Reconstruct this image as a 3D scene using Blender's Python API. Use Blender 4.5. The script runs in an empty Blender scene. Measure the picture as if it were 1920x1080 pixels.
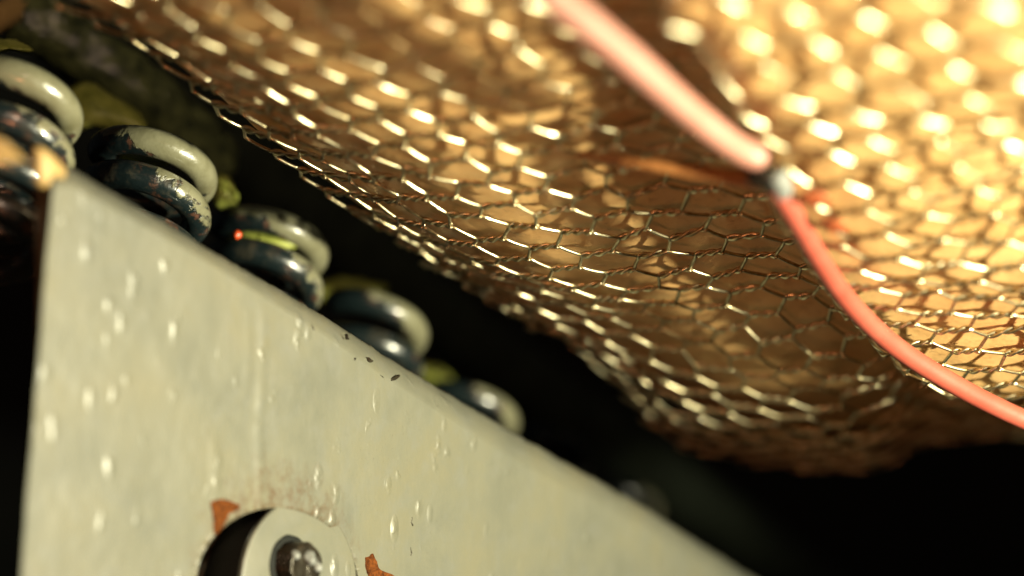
import bpy, bmesh, math, random
import numpy as np
from mathutils import Vector, Matrix, noise

random.seed(7)
scene = bpy.context.scene
S = 0.01                      # everything below is laid out in centimetres
F = 4800.0                    # focal length in photo pixels (90 mm on 36 mm, 1920 px wide)

# ------------------------------------------------------------------ camera
cam_d = bpy.data.cameras.new('camera')
cam = bpy.data.objects.new('camera', cam_d)
scene.collection.objects.link(cam)
cam.rotation_euler = (math.radians(90), 0, 0)
cam_d.sensor_width = 36; cam_d.lens = 90
cam_d.clip_start = 0.002; cam_d.clip_end = 50
cam_d.dof.use_dof = True
cam_d.dof.focus_distance = 38.0*S
cam_d.dof.aperture_fstop = 7.5
scene.camera = cam

# ------------------------------------------------------------------ world
w = bpy.data.worlds.new('World'); scene.world = w; w.use_nodes = True
bg = w.node_tree.nodes['Background']
bg.inputs[0].default_value = (0.75, 0.85, 0.8, 1); bg.inputs[1].default_value = 0.012
scene.view_settings.view_transform = 'Standard'; scene.view_settings.look = 'None'
scene.view_settings.exposure = 0; scene.view_settings.gamma = 1
scene.render.film_transparent = False

# ------------------------------------------------------------------ lamps
def lamp(name, pos, target, power, size, col):
    d = bpy.data.lights.new(name, 'AREA'); d.shape = 'DISK'
    d.size = size*S; d.energy = power; d.color = col
    o = bpy.data.objects.new(name, d); scene.collection.objects.link(o)
    p = Vector(pos); o.location = p*S
    o.rotation_euler = (Vector(target)-p).to_track_quat('-Z', 'Y').to_euler()
    return o
def spot(name, pos, target, power, radius, angle, col):
    d = bpy.data.lights.new(name, 'SPOT'); d.energy = power; d.color = col
    d.shadow_soft_size = radius*S; d.spot_size = math.radians(angle); d.spot_blend = 1.0
    o = bpy.data.objects.new(name, d); scene.collection.objects.link(o)
    p = Vector(pos); o.location = p*S
    o.rotation_euler = (Vector(target)-p).to_track_quat('-Z', 'Y').to_euler()
    return o
spot('key_lamp', (22, 20, -3.1), (-1.0, 38, 1.0), 18.0, 0.5, 78, (1.0, 0.95, 0.66))
lamp('fill_lamp', (5, 4, 13), (-1.5, 38, 0.0), 0.6, 2.0, (1.0, 0.70, 0.48))
lamp('low_fill', (-6, 8, -9), (-1.0, 38, 1.0), 0.22, 5.0, (1.0, 0.36, 0.16))  # unseen reddish fill, added to warm the sheet where the key misses

# ------------------------------------------------------------------ helpers
def W(px, py, Y):             # a point at distance 2Y cm seen at photo pixel px,py
    Y = 2*Y
    return Vector(((px-960)/F*Y, Y, (540-py)/F*Y))

def link(name, verts, faces, m, parent=None, smooth=True, origin=None):
    me = bpy.data.meshes.new(name)
    org = Vector(origin) if origin is not None else Vector((0, 0, 0))
    me.from_pydata([((Vector(v)-org)*S)[:] for v in verts], [], faces)
    me.update()
    if smooth:
        me.polygons.foreach_set('use_smooth', [True]*len(me.polygons))
    me.materials.append(m)
    o = bpy.data.objects.new(name, me); scene.collection.objects.link(o)
    if parent: o.parent = parent
    elif origin is not None: o.location = org*S
    return o

def empty(name, loc):
    o = bpy.data.objects.new(name, None); scene.collection.objects.link(o)
    o.empty_display_size = 0.005; o.location = Vector(loc)*S
    return o

def tag(o, label=None, cat=None, group=None, kind=None):
    if label: o['label'] = label
    if cat: o['category'] = cat
    if group: o['group'] = group
    if kind: o['kind'] = kind
    return o

def catmull(pts, n):
    P = [Vector(p) for p in pts]
    P = [P[0]*2-P[1]] + P + [P[-1]*2-P[-2]]
    out = []
    for i in range(1, len(P)-2):
        for k in range(n):
            t = k/n
            a, b, c, d = P[i-1], P[i], P[i+1], P[i+2]
            out.append(0.5*((2*b)+(c-a)*t+(2*a-5*b+4*c-d)*t*t+(3*b-a-3*c+d)*t*t*t))
    out.append(P[-2].copy())
    return out

def tube(V, Fc, pts, r, n=8, cap=True, rfun=None):
    """sweep a circle along pts with parallel transport, append to V, Fc"""
    base = len(V)
    T = []
    for i in range(len(pts)):
        a = pts[max(i-1, 0)]; b = pts[min(i+1, len(pts)-1)]
        T.append((b-a).normalized())
    up = Vector((0, 0, 1))
    if abs(T[0].dot(up)) > 0.9: up = Vector((1, 0, 0))
    N = (up - T[0]*up.dot(T[0])).normalized()
    for i, p in enumerate(pts):
        N = (N - T[i]*N.dot(T[i])).normalized()
        B = T[i].cross(N)
        rr = r if rfun is None else rfun(i/(len(pts)-1))
        for k in range(n):
            a = 2*math.pi*k/n
            q = rr
            V.append(p + (N*math.cos(a)+B*math.sin(a))*q)
    for i in range(len(pts)-1):
        for k in range(n):
            k2 = (k+1) % n
            Fc.append((base+i*n+k, base+i*n+k2, base+(i+1)*n+k2, base+(i+1)*n+k))
    if cap:
        Fc.append(tuple(base+k for k in range(n))[::-1])
        Fc.append(tuple(base+(len(pts)-1)*n+k for k in range(n)))

# ------------------------------------------------------------------ materials
class NT:
    def __init__(s, name):
        s.m = bpy.data.materials.new(name); s.m.use_nodes = True
        s.t = s.m.node_tree; s.b = s.t.nodes['Principled BSDF']
    def n(s, typ, **kw):
        x = s.t.nodes.new(typ)
        for k, v in kw.items():
            if k in x.inputs: x.inputs[k].default_value = v
            else: setattr(x, k, v)
        return x
    def l(s, a, b): s.t.links.new(a, b)
    def obj(s): return s.n('ShaderNodeTexCoord').outputs['Object']
    def noise(s, scale, detail=4, rough=0.55, vec=None, dist=0.0):
        x = s.n('ShaderNodeTexNoise'); x.inputs['Scale'].default_value = scale
        x.inputs['Detail'].default_value = detail; x.inputs['Roughness'].default_value = rough
        x.inputs['Distortion'].default_value = dist
        s.l(vec if vec is not None else s.obj(), x.inputs['Vector']); return x.outputs['Fac']
    def ramp(s, fac, stops):
        x = s.n('ShaderNodeValToRGB'); e = x.color_ramp.elements
        while len(e) < len(stops): e.new(0.5)
        for i, (p, c) in enumerate(stops):
            e[i].position = p
            e[i].color = c if isinstance(c, tuple) else (c, c, c, 1)
        s.l(fac, x.inputs['Fac']); return x.outputs['Color']
    def mix(s, fac, a, b):
        x = s.n('ShaderNodeMix'); x.data_type = 'RGBA'
        if hasattr(fac, 'links'): s.l(fac, x.inputs[0])
        else: x.inputs[0].default_value = fac
        for v, i in ((a, 6), (b, 7)):
            if hasattr(v, 'links'): s.l(v, x.inputs[i])
            else: x.inputs[i].default_value = v
        return x.outputs[2]
    def math(s, op, a, b=0.0):
        x = s.n('ShaderNodeMath'); x.operation = op
        for v, i in ((a, 0), (b, 1)):
            if hasattr(v, 'links'): s.l(v, x.inputs[i])
            else: x.inputs[i].default_value = v
        return x.outputs[0]
    def bump(s, h, strength, dist, prev=None):
        x = s.n('ShaderNodeBump'); x.inputs['Strength'].default_value = strength
        x.inputs['Distance'].default_value = dist; s.l(h, x.inputs['Height'])
        if prev is not None: s.l(prev, x.inputs['Normal'])
        return x.outputs['Normal']

def C(r, g, b): return (r, g, b, 1)

def mat_dark(name, col, rough=0.6, spec=0.3):
    t = NT(name); n = t.noise(150, 5)
    t.l(t.ramp(n, [(0.3, C(*[c*0.6 for c in col])), (0.7, C(*[c*1.4 for c in col]))]), t.b.inputs['Base Color'])
    t.b.inputs['Roughness'].default_value = rough
    t.b.inputs['Specular IOR Level'].default_value = spec
    t.l(t.bump(t.noise(600, 4), 0.3, 0.0004), t.b.inputs['Normal'])
    return t.m

def mat_sheet():
    t = NT('copper_paper')
    n1 = t.noise(90, 6, 0.6); n2 = t.noise(900, 3)
    c = t.ramp(n1, [(0.3, C(0.52, 0.29, 0.11)), (0.7, C(0.66, 0.42, 0.18))])
    c = t.mix(t.ramp(t.noise(420, 5, 0.7), [(0.58, 0.0), (0.72, 0.6)]), c, C(0.16, 0.07, 0.03))
    t.l(c, t.b.inputs['Base Color'])
    t.b.inputs['Metallic'].default_value = 0.35
    t.l(t.ramp(n1, [(0.3, 0.34), (0.7, 0.5)]), t.b.inputs['Roughness'])
    nb = t.bump(n1, 0.4, 0.0012); nb = t.bump(n2, 0.15, 0.0002, nb)
    t.l(nb, t.b.inputs['Normal'])
    return t.m

def mat_wire():
    t = NT('brassy_wire')
    n = t.noise(700, 4)
    t.l(t.ramp(n, [(0.35, C(0.34, 0.28, 0.16)), (0.6, C(0.62, 0.56, 0.38))]), t.b.inputs['Base Color'])
    t.b.inputs['Metallic'].default_value = 1.0
    t.l(t.ramp(n, [(0.3, 0.44), (0.65, 0.28)]), t.b.inputs['Roughness'])
    t.l(t.bump(t.noise(1500, 3), 0.2, 0.0001), t.b.inputs['Normal'])
    return t.m

def mat_plate():
    t = NT('cream_paint')
    n1 = t.noise(60, 6, 0.6); n2 = t.noise(260, 5, 0.6)
    c = t.ramp(n1, [(0.3, C(0.072, 0.075, 0.060)), (0.5, C(0.093, 0.093, 0.070)), (0.72, C(0.105, 0.098, 0.063))])
    c = t.mix(t.ramp(n2, [(0.5, 0.0), (0.8, 0.5)]), c, C(0.10, 0.104, 0.096))
    # paint flecks worn through to metal
    fl = t.noise(1300, 3, 0.7)
    mm = t.math('MULTIPLY', t.ramp(fl, [(0.70, 0.0), (0.73, 1.0)]), t.ramp(t.noise(150, 2), [(0.50, 0.0), (0.6, 1.0)]))
    c = t.mix(mm, c, C(0.06, 0.05, 0.035))
    vm = t.n('ShaderNodeVectorMath'); vm.operation = 'DISTANCE'
    t.l(t.obj(), vm.inputs[0]); vm.inputs[1].default_value = HOLE_LOCAL
    sd = t.math('ADD', t.math('MULTIPLY', vm.outputs['Value'], 36.0), t.math('MULTIPLY', t.noise(380, 6, 0.7), 0.5))
    st = t.math('MULTIPLY', t.ramp(sd, [(0.72, 0.75), (0.95, 0.0)]), t.ramp(t.noise(700, 5, 0.7), [(0.4, 0.0), (0.62, 1.0)]))
    c = t.mix(st, c, C(0.055, 0.030, 0.012))
    wr = t.math('MULTIPLY', t.ramp(t.noise(2600, 3, 0.8), [(0.62, 0.0), (0.68, 0.7)]), t.ramp(t.noise(70, 3), [(0.5, 0.0), (0.62, 1.0)]))
    c = t.mix(wr, c, C(0.05, 0.045, 0.03))
    t.l(c, t.b.inputs['Base Color'])
    t.b.inputs['Roughness'].default_value = 0.42
    t.b.inputs['Coat Weight'].default_value = 0.35
    t.b.inputs['Coat Roughness'].default_value = 0.12
    mp = t.n('ShaderNodeMapping'); mp.inputs['Scale'].default_value = (1, 1, 0.45)
    t.l(t.obj(), mp.inputs['Vector'])
    v = t.n('ShaderNodeTexVoronoi'); v.inputs['Scale'].default_value = 330
    t.l(mp.outputs[0], v.inputs['Vector'])
    dot = t.ramp(v.outputs['Distance'], [(0.08, 1.0), (0.34, 0.0)])
    dot = t.math('MULTIPLY', dot, t.ramp(t.noise(170, 3), [(0.50, 0.0), (0.62, 1.0)]))
    nb = t.bump(t.noise(200, 5, 0.6, mp.outputs[0]), 0.22, 0.0006)
    nb = t.bump(dot, 0.8, 0.0004, nb)
    nb = t.bump(t.noise(1800, 2), 0.12, 0.0001, nb)
    t.l(nb, t.b.inputs['Normal'])
    return t.m

def PY(px): return 1/(0.0613-1.4e-5*(px-100))
HOLE_LOCAL = ((W(518, 1105, PY(518))-W(300, 700, 17.2))*S)[:]
def mat_coil():
    """blue-black enamel half covered in beige paint, rust along the border"""
    t = NT('worn_enamel')
    tc = t.n('ShaderNodeTexCoord'); o = tc.outputs['Object']
    sp = t.n('ShaderNodeSeparateXYZ'); t.l(o, sp.inputs[0])
    nz = t.noise(160, 6, 0.65, o, 0.4)
    g = t.math('ADD', t.math('MULTIPLY', sp.outputs['X'], 60.0), t.math('MULTIPLY', sp.outputs['Z'], 62.0))
    g = t.math('ADD', g, t.math('MULTIPLY', nz, 1.5))
    beige = t.ramp(g, [(0.64, 0.0), (0.70, 1.0)])
    g2 = t.ramp(g, [(0.42, 0.0), (0.53, 1.0), (0.64, 1.0), (0.72, 0.0)])
    rust = t.math('MULTIPLY', g2, t.ramp(t.noise(420, 5, 0.7, o), [(0.52, 0.0), (0.64, 1.0)]))
    dirt = t.ramp(t.noise(300, 6, 0.7, o), [(0.52, 0.0), (0.8, 0.6)])
    c = t.mix(dirt, C(0.005, 0.009, 0.010), C(0.075, 0.058, 0.034))
    bc = t.ramp(t.noise(220, 5, 0.6, o), [(0.3, C(0.085, 0.08, 0.045)), (0.7, C(0.15, 0.145, 0.095))])
    c = t.mix(beige, c, bc)
    c = t.mix(rust, c, C(0.055, 0.018, 0.007))
    t.l(c, t.b.inputs['Base Color'])
    r = t.mix(rust, C(0.28, 0.28, 0.28), C(0.7, 0.7, 0.7))
    r = t.mix(dirt, r, C(0.5, 0.5, 0.5))
    t.l(r, t.b.inputs['Roughness'])
    t.b.inputs['Coat Weight'].default_value = 0.5; t.b.inputs['Coat Roughness'].default_value = 0.12
    nb = t.bump(beige, 0.5, 0.0004); nb = t.bump(t.noise(500, 5, 0.6, o), 0.35, 0.0005, nb)
    t.l(nb, t.b.inputs['Normal'])
    return t.m

def mat_pink(name, a, b):
    t = NT(name)
    n = t.noise(120, 5)
    t.l(t.ramp(n, [(0.3, C(*a)), (0.7, C(*b))]), t.b.inputs['Base Color'])
    t.b.inputs['Roughness'].default_value = 0.5
    t.b.inputs['Subsurface Weight'].default_value = 0.08
    t.b.inputs['Subsurface Radius'].default_value = (0.003, 0.001, 0.0006)
    t.b.inputs['Subsurface Scale'].default_value = 1.0
    t.l(t.bump(t.noise(900, 4), 0.2, 0.0002), t.b.inputs['Normal'])
    return t.m

def mat_simple(name, c1, c2, rough=0.5, scale=200, metal=0.0, bump=0.4):
    t = NT(name); n = t.noise(scale, 6, 0.6)
    t.l(t.ramp(n, [(0.35, C(*c1)), (0.65, C(*c2))]), t.b.inputs['Base Color'])
    t.b.inputs['Roughness'].default_value = rough; t.b.inputs['Metallic'].default_value = metal
    t.l(t.bump(t.noise(scale*3, 4), bump, 0.0004), t.b.inputs['Normal'])
    return t.m

M_sheet, M_wire, M_plate, M_coil, M_pink = mat_sheet(), mat_wire(), mat_plate(), mat_coil(), mat_pink('dusty_pink_plastic', (0.25, 0.11, 0.082), (0.31, 0.145, 0.115))
M_coral = mat_pink('coral_plastic', (0.20, 0.034, 0.020), (0.26, 0.056, 0.036))
M_black = mat_dark('black_housing', (0.006, 0.007, 0.006), 0.75, 0.15)
M_pitch = mat_dark('blocker_black', (0.002, 0.002, 0.002), 0.9, 0.05)
M_bar = mat_dark('gunmetal', (0.014, 0.018, 0.012), 0.6, 0.2)
M_moss = mat_simple('wet_moss', (0.016, 0.022, 0.012), (0.10, 0.12, 0.045), 0.3, 350, 0, 0.8)
M_green = mat_simple('dry_green_leaf', (0.12, 0.14, 0.02), (0.27, 0.29, 0.06), 0.5, 350)
M_rust = mat_simple('orange_rust', (0.03, 0.009, 0.002), (0.12, 0.035, 0.006), 0.9, 1400, 0, 0.8)
M_rust.node_tree.nodes['Principled BSDF'].inputs['Specular IOR Level'].default_value = 0.1
M_darkmetal = mat_simple('dark_steel', (0.015, 0.013, 0.01), (0.04, 0.033, 0.022), 0.28, 300, 0.6)
M_tan = mat_simple('tan_wood', (0.24, 0.15, 0.05), (0.34, 0.23, 0.08), 0.6, 60)
M_red = mat_simple('orange_red_plastic', (0.30, 0.035, 0.008), (0.4, 0.05, 0.012), 0.35, 200)
M_grey = mat_simple('grey_metal', (0.09, 0.095, 0.09), (0.15, 0.155, 0.145), 0.55, 400, 0.0)
M_fleck = mat_simple('reflection_red', (0.26, 0.05, 0.012), (0.38, 0.09, 0.025), 0.6, 300)
M_cable_shadow = mat_simple('cable_shadow_brown', (0.22, 0.08, 0.018), (0.34, 0.14, 0.035), 0.6, 200)

# ------------------------------------------------------------------ setting: dark housing behind and below
def box(V, Fc, lo, hi):
    b = len(V)
    for x in (lo[0], hi[0]):
        for y in (lo[1], hi[1]):
            for z in (lo[2], hi[2]): V.append(Vector((x, y, z)))
    for f in ((0, 1, 3, 2), (4, 6, 7, 5), (0, 4, 5, 1), (2, 3, 7, 6), (0, 2, 6, 4), (1, 5, 7, 3)):
        Fc.append(tuple(b+i for i in f))
V, Fc = [], []
box(V, Fc, (-60, 110, -30), (60, 112, 40))
tag(link('background', V, Fc, M_black, smooth=False), kind='structure')
V, Fc = [], []
box(V, Fc, (-60, 10, -19), (60, 110, -18))
tag(link('floor', V, Fc, M_black, smooth=False), kind='structure')

V, Fc = [], []
for (x, y, zt) in ((9.6, 36.6, -2.45), (16.2, 29.2, -2.1), (17.4, 31.0, -2.1), (10.8, 38.3, -2.45)):
    V.append(Vector((x, y, zt))); V.append(Vector((x, y, zt-1.4)))
for a in range(4):
    b = (a+1) % 4
    Fc.append((2*a, 2*a+1, 2*b+1, 2*b))
Fc.append((0, 2, 4, 6)); Fc.append((7, 5, 3, 1))
o = link('side_blocker', V, Fc, M_pitch, smooth=False, origin=(13.7, 33.6, -3.1))  # unseen block, added only to throw shade on the sheet's lower right
bv = o.modifiers.new('b', 'BEVEL'); bv.width = 0.001; bv.segments = 4
tag(o, 'black rail added out of view to shade the lower right of the sheet', 'blocker')

# ------------------------------------------------------------------ the crumpled sheet surface
n_ = -Vector((.18, .35, .92)).normalized()          # towards the viewer
t_ = Vector((.85, -.52, .03)); t_ = (t_-n_*t_.dot(n_)).normalized()
r_ = t_.cross(n_)             # runs down and away
if r_.z > 0: r_ = -r_
def WS(px, py, d=0.0):        # a point seen at photo pixel px,py lying d cm in front of the mean sheet plane
    a = (px-960)/F; b = (540-py)/F
    Y = (14.16-d)/(.18*a+.35+.92*b)
    return Vector((a*Y, Y, b*Y))
P0 = WS(1000, 430)
ctrl = [(-60,-60,-.3),(150,0,-.35),(300,70,-.4),(400,172,-.6),(600,330,-.75),(850,500,-.85),(1100,650,-.95),(1250,755,-1.0),
        (1400,810,-1.15),(1600,825,-1.6),(1720,820,-1.9),(1850,810,-2.2),(1950,810,-2.3),(2100,810,-2.4),
        (700,100,.35),(1000,50,.35),(1400,30,.35),(1700,40,.3),(1900,40,.3),(500,-80,.4),(1100,-80,.4),(1400,-80,.3),(1700,-80,.2),(2000,-80,.1),
        (500,-320,.2),(1100,-320,.1),(1700,-320,-.2),(2150,-320,-.3),
        (500,160,.0),(600,220,.15),(700,290,.14),(850,390,.14),(1000,490,.08),(1150,590,-.12),(850,270,.36),(720,190,.34),(1000,380,.25),(1150,470,.12),(1150,320,.08),(1100,200,.2),
        (400,90,.05),(1300,480,-.15),(1300,330,-.15),(1300,600,-.15),(1450,700,-.35),(1430,520,-.2),(1250,180,-.05),
        (1500,300,.3),(1700,300,.3),(1900,300,.15),(1700,170,.32),(1620,450,.28),(1850,600,.05),(1850,725,-.5),(1700,640,.05),(1700,705,-.35),(1500,400,.15),
        (1500,765,-.75),(1620,770,-1.0),(2080,500,.0)]
def sr(P): return ((P-P0).dot(t_), (P-P0).dot(r_))
A_pts = []; A_d = []
for c in ctrl:
    P = WS(*c); A_pts.append(sr(P)); A_d.append((P-P0).dot(n_))
A_pts = np.array(A_pts); A_d = np.array(A_d)
def phi(d2): return 0.5*d2*np.log(d2+1e-9)
D2 = ((A_pts[:, None, :]-A_pts[None, :, :])**2).sum(-1)
nn = len(A_pts)
K = np.zeros((nn+3, nn+3)); K[:nn, :nn] = phi(D2)+np.eye(nn)*0.4
K[:nn, nn] = 1; K[:nn, nn+1:] = A_pts; K[nn, :nn] = 1; K[nn+1:, :nn] = A_pts.T
sol = np.linalg.solve(K, np.concatenate([A_d, [0, 0, 0]]))
# the ridge the coral cable presses against
ridge = [sr(WS(*c)) for c in ((1290,-60),(1350,60),(1400,200),(1455,340),(1520,460),(1600,570),(1720,670),(1920,790),(2100,860))]
ridge = [Vector((a, b)) for a, b in ridge]
def ridge_dist(s, r):
    p = Vector((s, r)); best = 1e9; sg = 1
    for a, b in zip(ridge[:-1], ridge[1:]):
        ab = b-a; t = max(0, min(1, (p-a).dot(ab)/ab.dot(ab)))
        q = a+ab*t; d = (p-q).length
        if d < best:
            best = d; sg = 1 if (ab.x*(p-q).y-ab.y*(p-q).x) < 0 else -1
    return best*sg           # positive on the right lobe
def smooth(x): x = max(0., min(1., x)); return x*x*(3-2*x)
STEP = 0.95
def height(s, r):
    d2 = ((A_pts-np.array([s, r]))**2).sum(-1)
    h = float((sol[:nn]*phi(d2)).sum()+sol[nn]+sol[nn+1]*s+sol[nn+2]*r)
    rd = ridge_dist(s, r)
    h += STEP*(smooth((rd+0.45)/0.9)-0.5)*math.exp(-abs(rd)/3.0)
    h += 0.05*noise.noise(Vector((s*0.55, r*0.55, 3.1)))+0.035*noise.noise(Vector((s*1.7, r*1.7, 8.0)))
    return h
def SP(s, r, off=0.0):
    return P0+t_*s+r_*r+n_*(height(s, r)+off)

def curve2(cs, n):
    pts = [Vector((*sr(WS(*c)), 0)) for c in cs]
    d = catmull(pts, 8)
    L = [0]
    for a, b in zip(d[:-1], d[1:]): L.append(L[-1]+(b-a).length)
    out = []
    for k in range(n):
        x = L[-1]*k/(n-1)
        i = min(max(np.searchsorted(L, x)-1, 0), len(d)-2)
        f = (x-L[i])/max(L[i+1]-L[i], 1e-9)
        out.append(d[i].lerp(d[i+1], f))
    return out
EDGE = [(60,-80,-.3),(150,0,-.35),(260,80,-.4),(400,172,-.6),(600,330,-.75),(850,500,-.85),(1100,645,-.95),(1250,738,-1.0),(1400,788,-1.2),(1600,792,-1.6),(1800,790,-2.2),(2150,790,-2.6)]
FAR = [(80,-120),(500,-300),(1100,-300),(1700,-300),(2150,-300),(2150,150),(2150,350),(2150,550),(2150,700),(2150,870)]
NK, NQ = 200, 130
E = curve2(EDGE, NK); Fa = curve2(FAR, NK)
V, Fc = [], []
for k in range(NK):
    for q in range(NQ):
        f = q/(NQ-1)
        p = E[k].lerp(Fa[k], f)
        V.append(SP(p.x, p.y))
for k in range(NK-1):
    for q in range(NQ-1):
        Fc.append((k*NQ+q, k*NQ+q+1, (k+1)*NQ+q+1, (k+1)*NQ+q))
sheet = link('copper_sheet', V, Fc, M_sheet)
sm = sheet.modifiers.new('thick', 'SOLIDIFY'); sm.thickness = 0.0004; sm.offset = 0
tag(sheet, 'crumpled copper-brown paper sheet lying under the wire netting', 'sheet')

# ------------------------------------------------------------------ hexagonal wire netting
def inside(poly, x, y):
    c = False; j = len(poly)-1
    for i in range(len(poly)):
        xi, yi = poly[i]; xj, yj = poly[j]
        if (yi > y) != (yj > y) and x < (xj-xi)*(y-yi)/(yj-yi)+xi: c = not c
        j = i
    return c
cen = Vector((sum(p.x for p in Fa)/NK, sum(p.y for p in Fa)/NK, 0))
poly = [(p.x-(cen-p).normalized().x*0.12, p.y-(cen-p).normalized().y*0.12) for p in E] + [(p.x, p.y) for p in reversed(Fa)]
LE = 0.465; RW = 0.0275; TH = math.radians(5)
def node(ix, iy, side):
    """jittered netting vertex: ix,iy lattice key"""
    h = noise.noise_vector(Vector((ix*1.37+0.3, iy*2.11+0.7, side*3.3)))
    return Vector((h.x*0.11, h.y*0.09, h.z*0.08))
def proj(s, r):
    P = P0+t_*s+r_*r
    return 960+P.x/P.y*F, 540-P.z/P.y*F
def lift(s, r):
    px, py = proj(s, r)
    return 0.22+0.16*noise.noise(Vector((s*0.38, r*0.38, 20)))+0.6*smooth((py-580)/220)*smooth((px-1050)/250)*smooth((1750-px)/150)
V, Fc = [], []
smin, smax = min(p[0] for p in poly), max(p[0] for p in poly)
rmin, rmax = min(p[1] for p in poly), max(p[1] for p in poly)
def NP(s, r, e=0.0): return SP(s, r, lift(s, r)+e)
for m in range(-75, 75):
    for k in range(-75, 75):
        def rot(x, y): return x*math.cos(TH)-y*math.sin(TH), x*math.sin(TH)+y*math.cos(TH)
        x0, y0 = (m+k)*1.5*LE, (m-k)*0.866*LE
        os_, or_ = rot(x0, y0)
        if not (smin-1 < os_ < smax+1 and rmin-1 < or_ < rmax+1): continue
        j0 = node(m, k, 0); j1 = node(m, k, 1); ja = node(m+1, k, 0); jc = node(m, k+1, 0)
        a = Vector((os_, or_)) + j0.xy; b = Vector(rot(x0+LE, y0)) + j1.xy
        ea = Vector(rot(x0+1.5*LE, y0+.866*LE)) + ja.xy
        ec = Vector(rot(x0+1.5*LE, y0-.866*LE)) + jc.xy
        mid = (a+b)/2
        if inside(poly, mid.x, mid.y):
            d = (b-a).normalized(); pn = Vector((-d.y, d.x))
            for ph in (0, math.pi):
                pts = []
                for i in range(15):
                    f = -0.06+1.12*i/14
                    ang = ph+f*math.pi*(2.3+1.0*noise.noise(Vector((m*1.3, k*1.7, 2))))
                    q = a.lerp(b, f)+pn*(RW*1.12*math.cos(ang))
                    pts.append(NP(q.x, q.y, (j0.z*(1-f)+j1.z*f)+RW*1.12*math.sin(ang)))
                tube(V, Fc, pts, RW, 6)
        for e, je, bow in ((ea, ja, 0.03), (ec, jc, -0.02)):
            mid = (b+e)/2
            if inside(poly, mid.x, mid.y):
                pts = []
                for i in range(6):
                    f = i/5
                    q = b.lerp(e, f)
                    pts.append(NP(q.x, q.y, j1.z*(1-f)+je.z*f+bow*math.sin(math.pi*f)))
                # straight span between the twists
                p0, p1 = pts[0].copy(), pts[-1].copy()
                for i in range(6):
                    pts[i] = pts[i].lerp(p0.lerp(p1, i/5), 0.6)
                tube(V, Fc, pts, RW, 6)
net = link('wire_netting', V, Fc, M_wire)
tag(net, 'hexagonal brassy wire netting of twisted strands stretched over the brown sheet', 'wire netting')

# ------------------------------------------------------------------ coral cable
root = empty('cable', WS(1450, 340, .7))
def part_tube(name, cs, r, m, n=24, seg=10, rfun=None, parent=root):
    V, Fc = [], []
    pts = catmull([WS(*c) for c in cs], seg)
    tube(V, Fc, pts, r, n, rfun=rfun)
    return link(name, V, Fc, m, parent, origin=parent.location/S)
part_tube('sheath', [(960,-80,1.5),(1060,10,1.45),(1180,110,1.35),(1300,215,1.15),(1380,275,.95),(1432,300,.9)], 0.18, M_pink,
          rfun=lambda f: 0.168*(1 if f < 0.93 else max(0.35, math.sqrt(max(0, 1-((f-0.93)/0.075)**2)))))
part_tube('sheath', [(1452,345,.9),(1490,405,.9),(1545,500,.9),(1600,575,.9),(1680,650,.95),(1780,715,1.0),(1880,768,1.0),(2020,830,1.0)], 0.148, M_coral)
tag(root, 'coral pink insulated cable with a dark joint, crossing the wire netting', 'cable')
part_tube('joint_collar', [(1412,322,.82),(1432,328,.86),(1450,340,.88)], 0.17, M_darkmetal, 16)
part_tube('ferrule', [(1454,322,.86),(1460,338,.9),(1468,356,.9)], 0.15, M_grey, 16)
V, Fc = [], []  # the cable's reddish shadow on the sheet, built as a solid tube
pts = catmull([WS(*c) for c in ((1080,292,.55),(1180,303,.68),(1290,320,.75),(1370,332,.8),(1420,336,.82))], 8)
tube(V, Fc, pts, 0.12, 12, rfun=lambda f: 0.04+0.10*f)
tag(link('cable_shadow_band', V, Fc, M_cable_shadow, origin=pts[0]), 'cable shadow built as a brown strand running left from the dark cable joint', 'band')

# ------------------------------------------------------------------ coil springs in a row
AX = Vector((.10, .41, .90)).normalized()
SX = Vector((1, 0, 0)); SX = (SX-AX*SX.dot(AX)).normalized()
SYv = AX.cross(SX)
def make_spring(turns, drops, R, r):
    root = empty('coil_spring', (0, 0, 0))
    V, Fc = [], []
    N = int(turns*72); pts = []
    for i in range(N+1):
        th = math.radians(165)+2*math.pi*i/72     # starts at the left of the near side
        k = i/72; k0 = min(int(k), len(drops)-2)
        h = -(drops[k0]+(drops[k0+1]-drops[k0])*(k-k0))
        p = SX*(R*math.cos(th))+SYv*(R*math.sin(th))+AX*h
        pts.append(p)
    tube(V, Fc, pts, r, 28, rfun=lambda f: r*(1 if f > 0.012 else 0.55+0.45*math.sqrt(max(0, f/0.012))))
    link('coil', V, Fc, M_coil, root, origin=(0, 0, 0))
    return root
proto = make_spring(4.2, (0, .68, 1.36, 2.0, 2.65, 3.3), 0.80, 0.222)
tight = make_spring(4.2, (0, .53, 1.30, 2.0, 2.65, 3.3), 0.80, 0.222)
sp_labels = ['two-tone coil spring at the left border of the photo, first of the row',
             'coil spring with rusty beige upper turn, just behind the plate corner',
             'coil spring with a green leaf and orange bead between its turns',
             'dark coil spring with single bright glint, fourth along the plate edge',
             'dim coil spring, fifth along the plate edge with a bluish glint above it',
             'blurred dark coil spring, second from the far end of the row',
             'faintest coil spring at the far low end of the row']
springs = []
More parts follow.
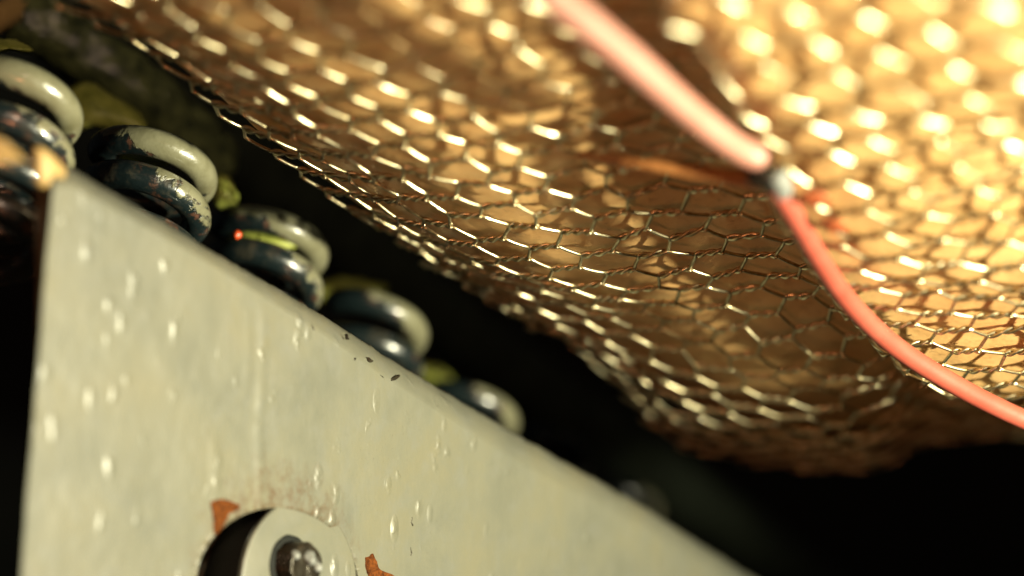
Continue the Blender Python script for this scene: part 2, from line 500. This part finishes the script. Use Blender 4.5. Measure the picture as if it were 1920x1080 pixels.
for i in range(7):
    src = proto if i in (0, 3, 4) else tight
    if i in (0, 1): o = src
    else:
        o = src.copy(); scene.collection.objects.link(o)
        for ch in list(src.children):
            c = ch.copy(); scene.collection.objects.link(c); c.parent = o
    right = Vector((-6.02+1.5*i, 2*(18.2+1.45*i), 3.0-1.2*i))
    c = right-Vector((1.03, 0, 0))+Vector(((0, .06, .05, .1, .2, .15, .2)[i], 0, (-.15, .22, .28, .12, -.4, -.2, -.25)[i]))
    o.location = c*S
    o.rotation_euler = (AX.to_track_quat('Z', 'Y').to_matrix().to_euler() if False else (0, 0, 0))
    # each one is turned a little about its own axis
    ang = [0.0, -0.05, 0.25, 0.7, 0.9, 1.1, 1.3][i]
    o.rotation_euler = Matrix.Rotation(ang, 3, AX).to_euler()
    tag(o, sp_labels[i], 'spring', 'coil springs in a row behind the plate')
    springs.append(o)

# dark bar running behind the springs
V, Fc = [], []
pts = catmull([W(60,0,21.5), W(300,190,22.6), W(620,430,25), W(950,690,28), W(1300,940,32), W(1900,1400,40)], 8)
tube(V, Fc, pts, 0.75, 32)
bar = link('round_bar', V, Fc, M_bar, origin=pts[0])
tag(bar, 'dark gunmetal round bar running diagonally behind the coil springs', 'bar')
V, Fc = [], []
pts = catmull([W(30,20,21.2), W(130,80,21.3), W(250,165,21.5), (W(345,250,21.9)), W(400,310,22.3)], 10)
tube(V, Fc, pts, 0.5, 36)
for i_, v_ in enumerate(V):
    v_ += Vector((1, -1, 1))*(0.09*noise.noise(v_*2.2)+0.04*noise.noise(v_*7))
tag(link('mossy_pipe', V, Fc, M_moss, origin=pts[0]), 'wet grey-green mossy pipe right behind the first two coil springs', 'pipe')
V, Fc = [], []
pts = [W(-60,62,20.5), W(20,20,21), W(120,-40,22)]
tube(V, Fc, catmull(pts, 6), 0.24, 16)
tag(link('tan_rod', V, Fc, M_tan, origin=pts[0]), 'blurred tan wooden rod across the top left corner', 'rod')

# ------------------------------------------------------------------ leaf scraps
def leaf(cs, Y, label, bend=0.15, thick=0.03):
    """a torn flat scrap: outline given as seen, curled in depth"""
    pts = [Vector((x, y, 0)) for x, y in cs]
    d = catmull(pts+[pts[0]], 5)[:-1]
    cx = sum(p.x for p in d)/len(d); cy = sum(p.y for p in d)/len(d)
    V, Fc = [], []; RN = 6; n = len(d)
    for k in range(RN+1):
        f = k/RN
        for p in d:
            x = cx+(p.x-cx)*f; y = cy+(p.y-cy)*f
            if k == RN:
                x += 4*noise.noise(Vector((x*.06, y*.06, 1))); y += 4*noise.noise(Vector((x*.06, y*.06, 5)))
            yy = Y+bend*f*f+0.08*noise.noise(Vector((x*.02, y*.02, Y)))+ (y-cy)/F*Y*-0.5
            V.append(W(x, y, yy))
    for k in range(RN):
        for j in range(n):
            Fc.append((k*n+j, k*n+(j+1) % n, (k+1)*n+(j+1) % n, (k+1)*n+j))
    o = link('leaf_scrap', V, Fc, M_green, origin=W(cx, cy, Y))
    mo = o.modifiers.new('t', 'SOLIDIFY'); mo.thickness = thick*S
    tag(o, label, 'leaf', 'green leaf scraps caught in the springs')
    return o
leaf([(120,170),(165,150),(205,175),(250,200),(275,232),(250,245),(180,240),(130,245),(100,215)], 20.6, 'wide yellow-green leaf scrap between the first two springs')
leaf([(-30,75),(20,72),(62,90),(55,100),(20,97),(-30,100)], 19.4, 'leaf scrap above the leftmost spring at the border')
leaf([(40,170),(75,170),(98,195),(92,215),(78,205),(60,180)], 18.0, 'small curled leaf scrap inside the leftmost spring')
leaf([(215,288),(270,290),(330,305),(300,312),(240,305)], 19.6, 'thin green leaf sliver between the turns of the rusty spring')
leaf([(395,330),(425,325),(448,365),(440,385),(400,385)], 20.6, 'small leaf scrap right of the rusty spring')
leaf([(420,425),(470,420),(520,430),(560,460),(520,470),(440,465)], 20.7, 'bright green leaf scrap between turns of the third spring')
leaf([(570,540),(640,520),(720,535),(700,560),(600,570)], 23.2, 'dull olive leaf scrap above the fourth spring')
leaf([(770,680),(830,690),(850,720),(790,715)], 24.5, 'darkest blurred leaf scrap beside the fifth spring')

def blob(name, c, Y, rad, m, label, cat, squash=(1, 1, 1), amp=0.25):
    bm = bmesh.new(); bmesh.ops.create_icosphere(bm, subdivisions=4, radius=1)
    V = []; Fc = []
    for v in bm.verts:
        k = 1+amp*noise.noise(v.co*1.7+Vector((c[0], c[1], 0)))+amp*0.4*noise.noise(v.co*5)
        V.append(W(c[0], c[1], Y)+Vector((v.co.x*squash[0], v.co.y*squash[1], v.co.z*squash[2]))*rad*k)
    for f in bm.faces: Fc.append(tuple(v.index for v in f.verts))
    bm.free()
    return tag(link(name, V, Fc, m, origin=W(c[0], c[1], Y)), label, cat)
blob('bead', (445, 440), 19.9, 0.075, M_red, 'orange-red bead beside the green leaf in the third spring', 'bead', amp=0.15)
blob('bead', (8, 292), 15.8, 0.08, M_red, 'orange-red bead at the left border above the black gap', 'bead', amp=0.15)

for k_, (x_, y_, r_a, lb_) in enumerate(((1528, 374, .14, 'upper small red-brown fleck of light reflected by the cable, right of the joint'),
                                       (1566, 424, .12, 'lower small red-brown fleck of light reflected by the cable, right of it'))):
    bm = bmesh.new(); bmesh.ops.create_icosphere(bm, subdivisions=3, radius=1)
    P_ = WS(x_, y_, .98)
    V = [P_+t_*(v.co.x*r_a*1.5)+r_*(v.co.y*r_a*1.6)+n_*(v.co.z*.03)+Vector((1, 0, 1))*0.03*noise.noise(v.co*2+Vector((k_, 0, 0))) for v in bm.verts]
    Fc = [tuple(v.index for v in f.verts) for f in bm.faces]; bm.free()
    tag(link('reflection_fleck', V, Fc, M_fleck, origin=P_), lb_, 'fleck')  # cable's reddish light on the sheet, built as solid flecks
# ------------------------------------------------------------------ cream plate
plate = empty('steel_plate', W(300, 700, 17.2))
def PY(px): return 1/(0.0613-1.4e-5*(px-100))
def interp(tab, x):
    for (x0, y0), (x1, y1) in zip(tab[:-1], tab[1:]):
        if x <= x1: return y0+(y1-y0)*(x-x0)/(x1-x0)
    return tab[-1][1]+(x-tab[-1][0])*0.62
OUT = [(88,300),(120,308),(250,385),(390,466),(600,588),(760,690),(1000,832),(1200,945),(1420,1088)]
INN = [(88,350),(120,345),(250,412),(390,492),(600,622),(720,705),(950,855),(1200,990),(1420,1120)]
LEFT = [(300,112),(345,100),(500,84),(700,70),(900,52),(1300,25)]
def leftx(y):
    for (y0, x0), (y1, x1) in zip(LEFT[:-1], LEFT[1:]):
        if y <= y1: return x0+(x1-x0)*(y-y0)/(y1-y0)
    return LEFT[-1][1]
NX, NZ = 300, 170
HC = (518, 1105); HR = 152       # bolt hole
drips = [(490, 560, 960, 8, 0.02), (405, 800, 950, 8, 0.02), (462, 590, 760, 6, 0.01)]
spots = []
rr = random.Random(4)
for _ in range(170):
    x = rr.choice([rr.gauss(480, 60), rr.gauss(220, 90), rr.gauss(740, 40), rr.gauss(560, 40), rr.uniform(100, 1150)])
    y = rr.uniform(380, 1090)
    spots.append((x, y, rr.uniform(1.6, 5.0)*(1 if x < 400 else 0.5), rr.uniform(1.0, 2.2), rr.uniform(0.002, 0.009)))
def relief(px, py):
    h = 0.0
    for x, y0, y1, wd, a in drips:
        xx = x+4*math.sin(py*0.013)
        g = math.exp(-((px-xx)/wd)**2)
        if g > 0.01:
            e = smooth((py-y0)/40)*smooth((y1-py)/18)
            h += a*g*e*(0.7+0.5*noise.noise(Vector((0, py*0.035, x))))
    for x, y, rd, el, a in spots:
        dx = (px-x)/rd; dy = (py-y)/(rd*el)
        q = dx*dx+dy*dy
        if q < 5: h += a*math.exp(-q)
    h += 0.012*noise.noise(Vector((px*0.012, py*0.009, 0)))+0.004*noise.noise(Vector((px*0.05, py*0.03, 4)))
    return h
PN = Vector((.80, -.59, .05)).normalized()
V, Fc = [], []; idx = {}
for i in range(NX+1):
    fx = (i/NX)
    for j in range(NZ+1):
        fz = j/NZ
        # px runs from left edge to 1480 ; py from inner top edge down to 1250
        px = 88+(1500-88)*fx
        top = interp(INN, px)
        py = top+(1260-top)*fz if top < 1255 else top+fz*5
        # pull the left column onto the slightly leaning left edge
        px2 = px+(leftx(py)-88)*(1-smooth(fx/0.25))
        hd = math.hypot(px2-HC[0], py-HC[1])/HR
        if 0.965 < hd < 1.05:
            px2 = HC[0]+(px2-HC[0])/hd*1.005; py = HC[1]+(py-HC[1])/hd*1.005
        idx[i, j] = len(V)
        V.append(W(px2, py, PY(px2))+PN*relief(px2, py))
for i in range(NX):
    for j in range(NZ):
        q = (idx[i, j], idx[i+1, j], idx[i+1, j+1], idx[i, j+1])
        c = sum((V[a] for a in q), Vector())/4
        cpx = 960+c.x/c.y*F; cpy = 540-c.z/c.y*F
        if ((cpx-HC[0])/HR)**2+((cpy-HC[1])/HR)**2 < 1: continue
        Fc.append(q[::-1])
# rounded top strip from the face up and back to the outer edge
CH = 7
for i in range(NX+1):
    px = 88+(1500-88)*i/NX
    pi_ = V[idx[i, 0]].copy()
    po = W(px, interp(OUT, px)+2.2*noise.noise(Vector((px*0.03, 0, 0)))+2.0*noise.noise(Vector((px*0.11, 0, 3))), PY(px)+0.30)
    for k in range(1, CH+1):
        f = k/CH
        p = pi_.lerp(po, f)+PN*(0.05*math.sin(f*math.pi))+Vector((0, 0, 0.02*math.sin(f*math.pi)))
        p += PN*0.012*noise.noise(Vector((px*0.04, f*3, 9)))
        idx[i, -k] = len(V); V.append(p)
    idx[i, -CH-1] = len(V); V.append(po+Vector((-.2, .3, -.35)))
    idx[i, -CH-2] = len(V); V.append(po+Vector((-.2, .3, -7.5)))
for i in range(NX):
    for k in range(0, CH+2):
        a, b = idx[i, -k], idx[i+1, -k]; c, d = idx[i+1, -k-1], idx[i, -k-1]
        Fc.append((a, b, c, d)[::1])
# left end: join the front border to the back
lb = []
for j in range(NZ+1):
    p = V[idx[0, j]]
    lb.append(len(V)); V.append(p+Vector((-0.05, 0.5, 0)))
for j in range(NZ):
    Fc.append((idx[0, j], idx[0, j+1], lb[j+1], lb[j]))
link('plate_body', V, Fc, M_plate, plate, origin=plate.location/S)
tag(plate, 'large cream painted metal plate with glossy drips in the foreground', 'metal plate')
# wall of the hole, painted black for the shade inside
V, Fc = [], []
hole = []
hp = W(HC[0], HC[1], PY(HC[0]))
n = 64
for k in range(3):
    for a in range(n):
        ang = 2*math.pi*a/n
        p = W(HC[0]+(HR+4)*math.cos(ang), HC[1]+(HR+4)*math.sin(ang), PY(HC[0]+HR*math.cos(ang)))
        V.append(p-PN*(0.01+0.45*k))
for k in range(2):
    for a in range(n):
        Fc.append((k*n+a, k*n+(a+1) % n, (k+1)*n+(a+1) % n, (k+1)*n+a))
Fc.append(tuple(2*n+a for a in range(n)))
link('bolt_hole', V, Fc, M_black, plate, origin=plate.location/S)
# rust chips on the rim, on the plate's upper corner and low on its face
def chip(cs, parent, m=M_rust, lift_=0.03):
    V, Fc = [], []
    pts = [Vector((x, y, 0)) for x, y in cs]
    d = catmull(pts+[pts[0]], 6)[:-1]; n = len(d)
    cx = sum(p.x for p in d)/n; cy = sum(p.y for p in d)/n
    for k in range(5):
        f = [0.02, 0.4, 0.75, 1.0, 1.0][k]
        for p in d:
            x = cx+(p.x-cx)*f; y = cy+(p.y-cy)*f
            up = [lift_*1.3, lift_*1.2, lift_, lift_*0.3, -0.05][k]+0.02*noise.noise(Vector((x*.15, y*.15, 0)))
            x += 2*noise.noise(Vector((x*.2, y*.2, 3))); y += 2*noise.noise(Vector((x*.2, y*.2, 7)))
            V.append(W(x, y, PY(x))+PN*up)
    for k in range(4):
        for j in range(n): Fc.append((k*n+j, k*n+(j+1) % n, (k+1)*n+(j+1) % n, (k+1)*n+j))
    link('rust_patch', V, Fc, m, parent, origin=parent.location/S)
chip([(394,940),(420,936),(452,950),(430,966),(416,990),(402,1002),(399,968)], plate, lift_=0.012)
def nick(cs): chip(cs, plate, M_darkmetal, 0.006)
chip([(684,1045),(700,1040),(712,1068),(745,1085),(700,1092),(686,1070)], plate)
for q in ([(730,704),(749,695),(747,700),(738,706)], [(712,694),(722,704),(719,703)], [(652,618),(655,628),(653,629)],
          [(662,660),(668,664),(664,668)], [(772,962),(774,978),(772,976)], [(770,1018),(773,1036),(771,1034)],
          [(585,600),(589,612),(584,610)], [(690,662),(700,668),(694,671)]):
    nick([(x, y+8) for x, y in q])
chip([(66,275),(85,282),(120,318),(116,335),(95,330),(84,352),(70,330)], plate, M_tan, 0.06)

# second chipped corner poking in from the left border
V, Fc = [], []
cs = [(-60,235),(5,262),(45,300),(20,303),(-60,310)]
Yc = 15.7
for dy in (0, 0.25):
    for x, y in cs: V.append(W(x, y, Yc)+Vector((0, dy, 0)))
n = len(cs)
Fc.append(tuple(range(n))); Fc.append(tuple(range(2*n-1, n-1, -1)))
for a in range(n): Fc.append((a, n+a, n+(a+1) % n, (a+1) % n))
o = link('chipped_flange', V, Fc, M_tan, smooth=False, origin=W(0, 280, Yc))
bv = o.modifiers.new('b', 'BEVEL'); bv.width = 0.0004; bv.segments = 3
tag(o, 'pointed chipped tan flange corner at the left border', 'flange')

# ------------------------------------------------------------------ bolt standing in the hole
bolt = empty('bolt', W(610, 1110, 18.3))
def disc(name, c, R, depth, front, m, parent, bev=0.03, n=72, rough=0.0):
    """short round block along the plate normal; front = offset in front of the plate plane"""
    ctr = W(c[0], c[1], PY(c[0]))
    u = Vector((.59, .80, 0)).normalized(); v = PN.cross(u)
    V, Fc = [], []
    prof = [(0.001, front), (R*0.5, front), (R-bev*2, front-0.003), (R-bev*0.6, front-bev*0.3), (R, front-bev*1.4), (R, front-depth), (0.001, front-depth)]
    for rad, h in prof:
        for a in range(n):
            g = 2*math.pi*a/n
            rd = rad*(1+rough*noise.noise(Vector((math.cos(g)*2, math.sin(g)*2, rad*9))))
            V.append(ctr+(u*math.cos(g)+v*math.sin(g))*rd+PN*(h+rough*0.3*noise.noise(Vector((g, rad*20, 1)))))
    for k in range(len(prof)-1):
        for a in range(n): Fc.append((k*n+a, k*n+(a+1) % n, (k+1)*n+(a+1) % n, (k+1)*n+a))
    return link(name, V, Fc, m, parent, origin=parent.location/S)
disc('bolt_head', (558, 1106), 1.26, 0.08, 0.045, M_plate, bolt, 0.02, rough=0.02)
disc('shank', (558, 1106), 1.18, 0.9, -0.04, M_black, bolt, 0.02)
disc('screw_socket', (540, 1060), 0.44, 0.3, 0.06, M_black, bolt, 0.03, rough=0.06)
for q in range(4): disc('thread_ridge', (540, 1060), 0.33, 0.07, 0.10+0.085*q, M_darkmetal, bolt, 0.025, rough=0.08)
V, Fc = [], []
def ball(c, rad):
    bm = bmesh.new(); bmesh.ops.create_icosphere(bm, subdivisions=3, radius=rad)
    b = len(V)
    for v_ in bm.verts: V.append(W(*c[:2], PY(c[0]))+PN*c[2]+v_.co*(1+0.3*noise.noise(v_.co*12)))
    for f in bm.faces: Fc.append(tuple(b+x.index for x in f.verts))
    bm.free()
ball((520, 1040, 0.33), 0.07); ball((545, 1046, 0.35), 0.11); ball((560, 1062, 0.34), 0.08)
link('worn_tip', V, Fc, M_grey, bolt, origin=bolt.location/S)
tag(bolt, 'cream painted round bolt head with a dark socket at the bottom of the plate', 'bolt')
